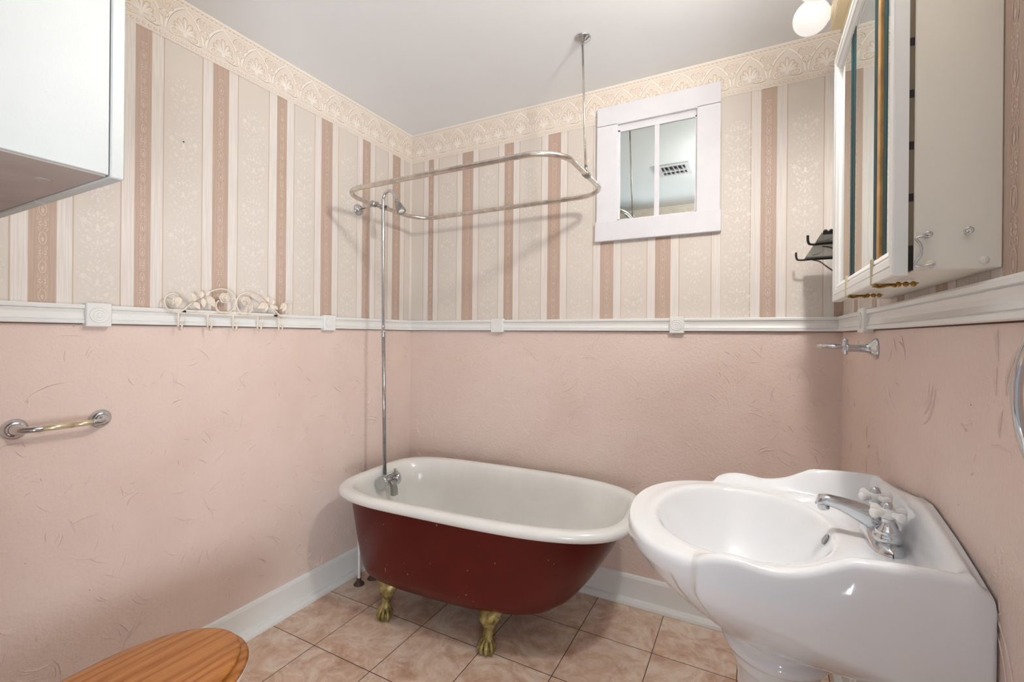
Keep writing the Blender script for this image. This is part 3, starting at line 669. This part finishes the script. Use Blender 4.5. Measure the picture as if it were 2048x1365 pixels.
ox = next(x_ for x_ in np.arange(1.995, 1.90, -.0005) if stop(x_, 0) < .822); og = (stop(ox+.002, 0)-stop(ox-.002, 0))/.004; on = Vector((-og, 0, 1)).normalized()
mb = MB(); mb.lathe([(0, 0), (.007, 0), (.0105, -.001), (.012, .0015), (.0105, .003), (.0075, .0022)], Vector((ox, SY, stop(ox, 0)))+on*.001, on, 18); mb.build('overflow_ring', 'dullchrome', sk)
mb = MB(); mb.lathe([(0, .003), (.012, .003), (.014, 0), (.021, .002), (.022, 0), (.022, -.006)], (1.813, SY, stop(1.813, 0)+.002), (0, 0, 1), 24); mb.build('drain', 'chrome', sk)

# sink faucet
FB = 2.069; DZ = .8415
fs = thing('sink_faucet', 'chrome sink faucet with two white porcelain cross handles on the sink deck', 'faucet', (FB, SY, DZ))
mb = MB(); rings = []
for k in range(25):
    s = -1+2*k/24; y = SY+s*.091; w_ = .029*max(0, 1-abs(s)**3.2)**.5+.001; hz = .010+.020*max(0, 1-abs(s)**2.4)
    rings.append([(FB+w_*math.cos(a)*(1 if abs(math.cos(a)) < .99 else 1), y, DZ+max(0, hz*math.sin(a))-(.001 if math.sin(a) <= 0 else 0)) for a in [PI*q/14 for q in range(15)]])
mb.loft(rings, False, False, False); mb.build('base_plate', 'chrome', fs)
mb = MB(); rings = []
for x, z, a, b in ((FB+.020, .862, .018, .014), (FB+.008, .872, .021, .022), (FB-.014, .884, .018, .0205), (FB-.040, .895, .0145, .0165), (FB-.068, .9035, .0130, .0125), (FB-.094, .908, .0130, .0105), (FB-.108, .906, .0125, .0105)):
    rings.append([(x+b*.45*s_, SY+a*math.copysign(abs(c_)**.7, c_), z+b*math.copysign(abs(s_)**.7, s_)) for c_, s_ in [(math.cos(2*PI*q/20), math.sin(2*PI*q/20)) for q in range(20)]])
mb.loft(rings, True, True, True); mb.build('spout', 'chrome', fs)
mb = MB(); mb.lathe([(.0095, 0), (.0110, -.002), (.0110, -.014), (.009, -.017), (0, -.017)], (FB-.099, SY, .903), (-.18, 0, 1), 18); mb.build('aerator', 'chrome', fs)
for sg in (-1, 1):
    yh = SY+sg*.051
    mb = MB(); mb.lathe([(.023, -.006), (.024, 0), (.0225, .006), (.019, .009), (.0205, .012), (.0195, .016), (.013, .022), (.0105, .030), (.010, .036), (.012, .038)], (FB, yh, .866), n=24); mb.build('handle_collar', 'chrome', fs)
    mb = MB(); c0 = Vector((FB, yh, .914)); mb.lathe([(.010, -.011), (.0135, -.008), (.0145, 0), (.0125, .007), (.010, .009)], c0, n=20)
    for k in range(4):
        a = k*PI/2+.55; dv = Vector((math.cos(a), math.sin(a), 0)); mb.lathe([(.0065, .008), (.0062, .016), (.0078, .024), (.0092, .028), (.0088, .0315), (.005, .0335), (0, .034)], c0, dv, 16)
    mb.build('cross_handle', 'handle_porc', fs)
    mb = MB(); mb.lathe([(.0105, 0), (.0105, .003), (.0085, .005), (.0085, .008), (.006, .011), (0, .0125)], (FB, yh, .922), n=20); mb.build('handle_button', 'chrome', fs)

# ---------------------------------------------------------------- toilet
TC = .590; TYF = -1.400
tl = thing('toilet', 'white toilet with a closed honey coloured oak lid and seat by the left wall', 'toilet', (TC, -1.8, 0))
def egg(cx_, yf, hw, L, z, n=72, pw=2.15):
    out = []
    ym = yf-L*.52
    for i in range(n):
        a = 2*PI*i/n; c, s = math.cos(a), math.sin(a); A = L*.52 if s > 0 else L*.48
        p2 = 2.05 if s > 0 else 3.2
        out.append((cx_+hw*math.copysign(abs(c)**(2/p2), c), ym+A*math.copysign(abs(s)**(2/p2), s), z))
    return out
def eggstack(lst, mat, name, tx=0):
    mb = MB(); mb.loft([egg(TC, TYF-o, hw-o, L-2*o, z) for o, hw, L, z in lst], True, True, True); return mb.build(name, mat, tl)
eggstack([(.012, .190, .470, .4055), (.002, .190, .470, .408), (0, .190, .470, .413), (.002, .190, .470, .418), (.008, .190, .470, .4225), (.020, .190, .470, .4240)], 'oak2', 'seat')
eggstack([(.026, .190, .475, .4250), (.020, .190, .475, .428), (.018, .190, .475, .433), (.020, .190, .475, .438), (.028, .190, .475, .4405), (.06, .190, .475, .4430), (.13, .19, .475, .4440)], 'oak', 'lid')
mb = MB(); mb.loft([egg(TC, TYF+dy-.0, hw, L, z) for dy, hw, L, z in ((-.13, .095, .42, 0), (-.13, .095, .42, .02), (-.14, .088, .40, .06), (-.14, .085, .42, .14), (-.11, .100, .46, .22), (-.05, .140, .52, .30), (-.012, .172, .55, .36), (.002, .183, .56, .385), (.006, .186, .56, .401), (-.002, .180, .55, .4045))], True, True, True); mb.build('bowl', 'porcelain', tl)
mb = MB(); mb.box((TC-.20, -2.205, .39), (TC+.20, -2.02, .76), bev=.02); mb.build('tank', 'porcelain', tl, bevel=0)
mb = MB(); mb.box((TC-.21, -2.21, .76), (TC+.21, -2.01, .80), bev=.012); mb.build('tank_lid', 'porcelain', tl)
for sx in (-1, 1):
    mb = MB(); mb.tube([(TC+sx*.07-.02, -1.878, .432), (TC+sx*.07+.02, -1.878, .432)], .012, 12); mb.build('hinge', 'brasstube', tl)

# ---------------------------------------------------------------- wall cabinet above the toilet
cb = thing('wall_cabinet', 'white laminate wall cabinet hung high above the toilet', 'cabinet', (.60, -2.02, 1.5))
ya = -1.796
mb = MB(); mb.box((.300, YR+.004, 1.503), (.914, ya-.021, 2.26), bev=.001); mb.build('body', 'white_cab', cb)
mb = MB(); mb.box((.304, YR+.006, 1.500), (.910, ya-.024, 1.5035)); mb.build('underside', 'under_shade', cb)
for a, b, kx in ((.300, .605, .585), (.609, .914, .63)):
    mb = MB(); mb.box((a, ya-.019, 1.500), (b, ya, 2.26), bev=.002); d_ = mb.build('door', 'white_cab', cb)
    mb = MB(); mb.lathe([(.006, 0), (.006, .012), (.014, .018), (.015, .024), (.010, .028), (0, .029)], (kx, ya, 1.56), (0, 1, 0), 20); mb.build('knob', 'handle_porc', d_)
mb = MB(); mb.lathe([(.011, 0), (.011, -.001), (.009, -.0015), (0, -.0015)], (.80, -1.86, 1.500), n=20); mb.build('screw_cap', 'under_shade', cb)

# ---------------------------------------------------------------- toilet paper holder
tp = thing('toilet_paper_holder', 'chrome toilet paper holder with an empty brass roller on the pink wall', 'paper holder', (.0, -1.58, .975))
yL, yR_, z_ = -1.681, -1.490, .974
for y, sg in ((yL, 1), (yR_, -1)):
    mb = MB(); mb.lathe([(.028, 0), (.0285, .004), (.026, .007), (.0262, .009), (.0235, .012), (.0225, .014), (.0195, .017), (0, .018)], (.002, y, z_), (1, 0, 0), 32)
    P = catmull([(.010, y, z_), (.024, y+sg*.001, z_), (.040, y+sg*.004, z_), (.054, y+sg*.012, z_), (.062, y+sg*.026, z_), (.063, y+sg*.040, z_)], 6); n_ = len(P)
    mb.tube(P, [lerp(.0205, .0088, min(1, k/(n_*.62))**.75) for k in range(n_)], 20); mb.build('post', 'chrome', tp)
ro = MB(); a, b = yL+.039, yR_-.032
ro.tube([(.062, a, z_), (.062, lerp(a, b, .58), z_)], .0085, 20); ro.tube([(.062, lerp(a, b, .58), z_), (.062, b, z_)], .0078, 20); ro.build('roller', 'brasstube', tp)

# ---------------------------------------------------------------- rose hook rack
hk = thing('hook_rack', 'cream wrought iron rack of five hooks with scrolls, roses and leaves on the chair rail', 'hook rack', (.02, -1.08, 1.32))
XH = .030
def curve(P, r=.0028, name='scroll', x=XH):
    mb = MB(); mb.tube([(x, u, z) for u, z in catmull(P, 6)], r, 8); mb.build(name, 'rack', hk)
curve([(-1.281, 1.379), (-1.298, 1.386), (-1.315, 1.38), (-1.325, 1.367), (-1.325, 1.348), (-1.317, 1.332), (-1.303, 1.323), (-1.285, 1.322), (-1.268, 1.329), (-1.253, 1.343), (-1.24, 1.356)])
curve([(-1.24, 1.356), (-1.222, 1.372), (-1.2, 1.388), (-1.178, 1.402), (-1.153, 1.414), (-1.124, 1.418), (-1.097, 1.407), (-1.081, 1.385), (-1.081, 1.361), (-1.093, 1.339), (-1.114, 1.327), (-1.138, 1.329), (-1.152, 1.341), (-1.152, 1.362), (-1.144, 1.373)])
curve([(-.947, 1.374), (-.968, 1.388), (-.988, 1.401), (-1.012, 1.411), (-1.038, 1.412), (-1.06, 1.401), (-1.074, 1.383), (-1.075, 1.358), (-1.066, 1.337), (-1.047, 1.325), (-1.027, 1.329), (-1.013, 1.346), (-1.011, 1.365)])
curve([(-.947, 1.374), (-.926, 1.366), (-.911, 1.348), (-.893, 1.331), (-.867, 1.322), (-.844, 1.331), (-.835, 1.352), (-.837, 1.376), (-.852, 1.386), (-.868, 1.381)])
mb = MB(); mb.tube([(XH, -1.288, 1.3195), (XH, -.880, 1.3175)], .0035, 8); mb.build('bar', 'rack', hk)
for y in (-1.282, -1.183, -1.089, -.988, -.893):
    mb = MB(); P = catmull([(XH, y, 1.318), (XH, y, 1.290), (XH, y, 1.272), (XH+.006, y, 1.262), (XH+.014, y, 1.2595), (XH+.021, y, 1.265), (XH+.024, y, 1.276), (XH+.024, y, 1.283)], 5)
    mb.tube(P, .0036, 8); mb.sphere((XH+.024, y, 1.285), .0052, 12, 8); mb.build('hook', 'rack', hk)
def rose(y, z, r):
    mb = MB(); rnd = random.Random(int(abs(y)*1000))
    for ring_, (n, rr, tilt) in enumerate(((6, 1.0, .15), (5, .72, .5), (4, .45, .9))):
        for k in range(n):
            a = 2*PI*k/n+ring_*.5; c_, s_ = math.cos(a), math.sin(a); R_ = r*rr
            vs = []; nn = 6
            for i in range(nn+1):
                for j in range(5):
                    p = i/nn; q = (j-2)/2; w_ = math.sin(PI*min(.93, p*.8+.12))*.62*R_
                    u = p*R_*.95; v_ = q*w_; xx = .004+ring_*.003+tilt*u*.5+.0025*p*p*math.cos(q*1.3)
                    vs.append((XH+xx, y+c_*u-s_*v_, z+s_*u+c_*v_))
            mb.add(vs, [(i*5+j, i*5+j+1, i*5+j+6, i*5+j+5) for i in range(nn) for j in range(4)], 0, True)
    mb.sphere((XH+.014, y, z), r*.26, 12, 8); o = mb.build('rose', 'rack', hk); q = o.modifiers.new('s', 'SOLIDIFY'); q.thickness = .0012; return o
rose(-1.125, 1.384, .022); rose(-1.040, 1.378, .021)
def leafm(y, z, a, L, w_):
    mb = MB(); vs = []; n = 9; c_, s_ = math.cos(a), math.sin(a)
    for i in range(n+1):
        p = i/n; ww = w_*math.sin(PI*min(.985, p**.8))*(1+.12*(-1)**i)
        for q in (-1, -.5, 0, .5, 1): vs.append((XH+.004+.003*abs(q)+.004*math.sin(PI*p), y+c_*L*p-s_*ww*q*.5, z+s_*L*p+c_*ww*q*.5))
    mb.add(vs, [(i*5+j, i*5+j+1, i*5+j+6, i*5+j+5) for i in range(n) for j in range(4)], 0, True)
    o = mb.build('leaf', 'rack', hk); q = o.modifiers.new('s', 'SOLIDIFY'); q.thickness = .0014
for y, z, a, L in ((-1.232, 1.362, 1.9, .036), (-1.212, 1.375, 1.5, .032), (-1.236, 1.362, -.9, .036), (-1.206, 1.378, -1.45, .038), (-1.190, 1.386, -.95, .050), (-1.196, 1.388, .9, .026), (-.952, 1.374, 3.6, .050), (-.955, 1.374, -1.7, .036), (-.938, 1.372, -1.0, .036), (-.950, 1.378, 1.7, .026), (-.932, 1.370, 1.2, .026), (-.925, 1.366, -.6, .028)): leafm(y, z, a, L, L*.55)
for y, z, a in ((-1.284, 1.378, -1.75), (-.868, 1.382, -1.9)): leafm(y, z, a, .042, .026); leafm(y-.006, z, a-.3, .036, .018)
for y in (-1.262, -.905):
    mb = MB(); mb.lathe([(.0045, -.012), (.0045, .002), (.002, .0035), (0, .0035)], (XH, y, 1.325), (1, 0, 0), 12); mb.build('screw', 'hole', hk)

# ---------------------------------------------------------------- medicine cabinet
mc = thing('medicine_cabinet', 'beige medicine cabinet with a white framed mirror front above the sink', 'medicine cabinet', (2.1, SY, 1.345))
Y0, Y1, Z0, Z1 = -1.285, -.700, 1.345, 1.985
mb = MB(); mb.box((2.047, Y0, Z0+.006), (W-.0015, Y1, Z1), bev=.0015); mb.build('box', 'beige', mc)
mb = MB(); mb.box((2.040, Y0+.004, Z0+.008), (2.048, Y1-.004, Z1-.002)); mb.build('hinge_gap', 'hole', mc)
for k in range(8):
    mb = MB(); mb.box((2.0398, Y0+.0035, Z0+.045+k*.078), (2.0475, Y0+.01, Z0+.111+k*.078), 0, .0005); mb.build('hinge_leaf', 'hingemetal', mc)
XF_, XB = 2.0215, 2.040; FWd = .048
def rail(P0, P1, inward):   # frame member with a stepped profile; inward = direction to the mirror
    mb = MB(); P0, P1, iv = Vector(P0), Vector(P1), Vector(inward)
    ax = (P1-P0).normalized(); pr = [(0, XB), (0, XF_+.002), (.002, XF_), (.014, XF_), (.016, XF_+.002), (.018, XF_+.0005), (.030, XF_+.0015), (.033, XF_+.004), (.036, XF_+.003), (.045, XF_+.007), (FWd, XF_+.011), (FWd, XB)]
    r0 = []; r1 = []
    for d, x in pr:
        a = P0+iv*d+ax*d; b = P1+iv*d-ax*d; r0.append((x, a.y, a.z)); r1.append((x, b.y, b.z))
    mb.loft([r0, r1], True, True, True, 0, False); return mb
fr_ = [((XF_, Y0, Z0), (XF_, Y0, Z1), (0, 1, 0)), ((XF_, Y1, Z0), (XF_, Y1, Z1), (0, -1, 0)), ((XF_, Y0, Z0), (XF_, Y1, Z0), (0, 0, 1)), ((XF_, Y0, Z1), (XF_, Y1, Z1), (0, 0, -1))]
for a, b, i_ in fr_: rail(a, b, i_).build('frame_moulding', 'trim', mc)
XM = XF_+.0105; za, zc_ = Z0+FWd-.004, Z1-FWd+.004
for a, b in ((Y0+FWd-.004, -1.176), (-1.128, -.905), (-.899, Y1-FWd+.004)):
    mb = MB(); mb.box((XM, a, za), (XM+.0035, b, zc_)); m_ = mb.build('mirror_panel', 'mirror', mc)
    mb = MB()
    for yy in (a, b):
        if abs(yy-(Y0+FWd-.004)) > .01 and abs(yy-(Y1-FWd+.004)) > .01: mb.box((XM-.0006, yy-.022 if yy == b else yy, za), (XM+.0038, yy if yy == b else yy+.022, zc_))
    mb.build('glass_edge', 'teal', m_)
mb = MB(); mb.box((XM-.004, -1.1665, za), (XM+.003, -1.1525, zc_), bev=.001); mb.box((XM-.002, -1.1515, za), (XM+.003, -1.1375, zc_), bev=.001); mb.build('centre_strip', 'wood_strip', mc)
mb = MB(); mb.box((XM+.004, Y0+.04, Z0+.04), (XB, Y1-.04, Z1-.04)); mb.build('backing', 'hole', mc)
for y in (-1.148, -.90):
    for z, zz in ((Z0-.0008, Z0+.046),):
        mb = MB(); mb.box((XF_-.0015, y-.004, z), (XF_+.003, y+.004, zz), bev=.001); mb.build('caulk_line', 'caulk', mc)
# brass latches under the front
for y, L in ((-1.165, .07), (-.93, .07)):
    mb = MB(); zl = Z0-.003; mb.tube(catmull([(XF_+.000, y, zl), (XF_+.010, y+.003, zl-.002), (XF_+.022, y-.004, zl), (XF_+.030, y, zl-.002)], 4), .0024, 8)
    mb.tube([(XF_+.002, y-.008, zl), (XF_+.002, y+.008, zl)], .003, 8)
    for k in range(3): mb.sphere((XF_+.034+.010*k, y, zl+.001), .0046, 10, 8)
    mb.box((XF_, y-.004, zl+.001), (XF_+.06, y+.004, zl+.003)); mb.build('latch', 'brass', mc)
# hooks, eyes and covers on the side
def eye(x, z):
    mb = MB()
    mb.tube([(x, Y0, z), (x, Y0-.008, z)], .0018, 8); mb.tube([(x+.0045*math.cos(a)*1.0, Y0-.010-.002*math.sin(a), z+.002+.0035*math.sin(a)) for a in [2*PI*k/16 for k in range(16)]], .0015, 8, close=True, caps=False); mb.build('screw_eye', 'chrome', mc)
eye(2.060, 1.400); eye(2.104, 1.402)
mb = MB(); mb.tube(catmull([(2.060, Y0-.009, 1.401), (2.047, Y0-.010, 1.398), (2.052, Y0-.010, 1.388), (2.053, Y0-.009, 1.374), (2.048, Y0-.008, 1.365), (2.047, Y0-.007, 1.360), (2.053, Y0-.007, 1.357), (2.067, Y0-.007, 1.359)], 5), .0017, 8); mb.build('hook', 'chrome', mc)
for x, z in ((2.1235, 1.3625), (2.066, 1.3605)):
    mb = MB(); mb.lathe([(.0058, 0), (.0055, .0012), (.003, .0022), (0, .0025)], (x, Y0, z), (0, -1, 0), 20); mb.build('screw_cap', 'beige', mc)

# ---------------------------------------------------------------- light bar with globes
lb = thing('vanity_light_bar', 'ivory metal vanity light bar fixed to the wall above the medicine cabinet', 'light fixture', (2.10, -.83, 2.19))
mb = MB(); mb.box((2.046, -1.215, 2.222), (W-.001, -.415, 2.296), bev=.004); mb.box((2.075, -1.23, 2.214), (W-.001, -.400, 2.304), bev=.003); mb.build('housing', 'ivory', lb)
GY = [-.475, -.64, -.805, -.97, -1.135]
names = ['nearest the back wall', 'second from the back wall', 'third from the back wall', 'fourth from the back wall', 'nearest the doorway']
GX, GZ = 1.990, 2.249
for k, y in enumerate(GY):
    mb = MB(); mb.lathe([(.021, -.002), (.021, .003), (.017, .005), (.017, .008)], (2.046, y, GZ), (-1, 0, 0), 20); mb.build('socket', 'ivory', lb)
for k, y in enumerate(GY):
    mb = MB(); prof = [(0, -.050)]+[(.050*math.cos(a), .050*math.sin(a)) for a in [-PI/2+PI*j/18*0.90 for j in range(1, 18)]]+[(.015, .0505), (.014, .056)]
    mb.lathe(prof, (GX, y, GZ), (1, 0, 0), 32); o = mb.build('globe_bulb', 'bulb' if k < 4 else 'bulb_bright', origin=(GX, y, GZ-.05))
    tag(o, 'lit white globe bulb on the vanity bar, '+names[k], 'light bulb', 'globe bulbs on the vanity light bar')

# ---------------------------------------------------------------- small black shelf on the right wall
sh = thing('wall_shelf', 'small black wire shelf with a smoky glass plate behind the medicine cabinet', 'shelf', (2.08, -.25, 1.45))
zs = 1.549
for y, x in ((-.10, 1.982), (-.43, 1.990)):
    mb = MB(); mb.tube(catmull([(x, y, zs+.030), (x+.001, y, zs+.010), (x+.010, y, zs), (x+.05, y, zs), (2.10, y, zs), (W-.002, y, zs)], 5), .0038, 8); mb.build('side_arm', 'black', sh)
mb = MB(); mb.box((2.010, -.575, zs+.003), (2.135, -.085, zs+.007), bev=.001); mb.build('glass_plate', 'glass', sh)
mb = MB(); mb.tube([(2.014, -.575, zs+.006), (W-.002, -.575, zs+.006)], .0055, 8)
for k in range(9): mb.sphere((2.020+k*.0135, -.578, zs+.010), .0055, 8, 6)
mb.tube([(2.135, -.575, zs+.006), (2.135, -.09, zs+.006)], .0035, 8)
mb.build('rail', 'black', sh)
for y in (-.12, -.41):
    mb = MB(); P = catmull([(2.030, y, zs-.004), (2.055, y, zs-.012), (2.080, y, zs-.035), (2.110, y, zs-.062), (2.140, y, zs-.092)], 5); n_ = len(P)
    vs = []
    for i, p in enumerate(P):
        w_ = .003+.012*math.sin(PI*min(1, i/(n_-1)*1.1)); vs += [(p[0], p[1]-w_, p[2]), (p[0], p[1]+w_, p[2]), (p[0]+.003, p[1]+w_, p[2]-.003), (p[0]+.003, p[1]-w_, p[2]-.003)]
    mb.loft([vs[4*i:4*i+4] for i in range(n_)], True, True, True); mb.build('bracket', 'black', sh)

# ---------------------------------------------------------------- tumbler holder, towel ring
th_ = thing('tumbler_holder', 'chrome ring tumbler holder on the right wall just under the chair rail', 'cup holder', (W, -.565, 1.222))
mb = MB(); mb.lathe([(.029, 0), (.029, .004), (.026, .007), (.020, .012), (.013, .020), (.011, .028), (.0105, .066), (.012, .070), (0, .072)], (W-.001, -.565, 1.222), (-1, 0, 0), 28); mb.build('post', 'chrome', th_)
mb = MB(); mb.lathe([(.004, -.020), (.0065, -.018), (.0065, -.013), (.009, -.010), (.009, .010), (.0065, .013), (.0075, .020), (.0055, .025), (0, .026)], (2.071, -.565, 1.223), n=16); mb.build('finial', 'chrome', th_)
mb = MB(); mb.tube([(2.052+.040*math.cos(a), -.528+.040*math.sin(a), 1.226) for a in [2*PI*k/40 for k in range(40)]], .0058, 10, close=True, caps=False); mb.build('ring', 'chrome', th_)
tr = thing('towel_ring', 'chrome towel ring hanging on the pink wall beside the sink, nearest the doorway', 'towel ring', (W, -1.493, 1.17))
mb = MB(); mb.lathe([(.026, 0), (.026, .004), (.020, .010), (.010, .016), (.009, .040), (0, .044)], (W-.001, -1.493, 1.277), (-1, 0, 0), 28); mb.build('post', 'chrome', tr)
mb = MB(); mb.tube([(W-.030, -1.493+.090*math.cos(a), 1.184+.090*math.sin(a)) for a in [2*PI*k/64 for k in range(64)]], .0052, 12, close=True, caps=False); mb.build('ring', 'chrome', tr)
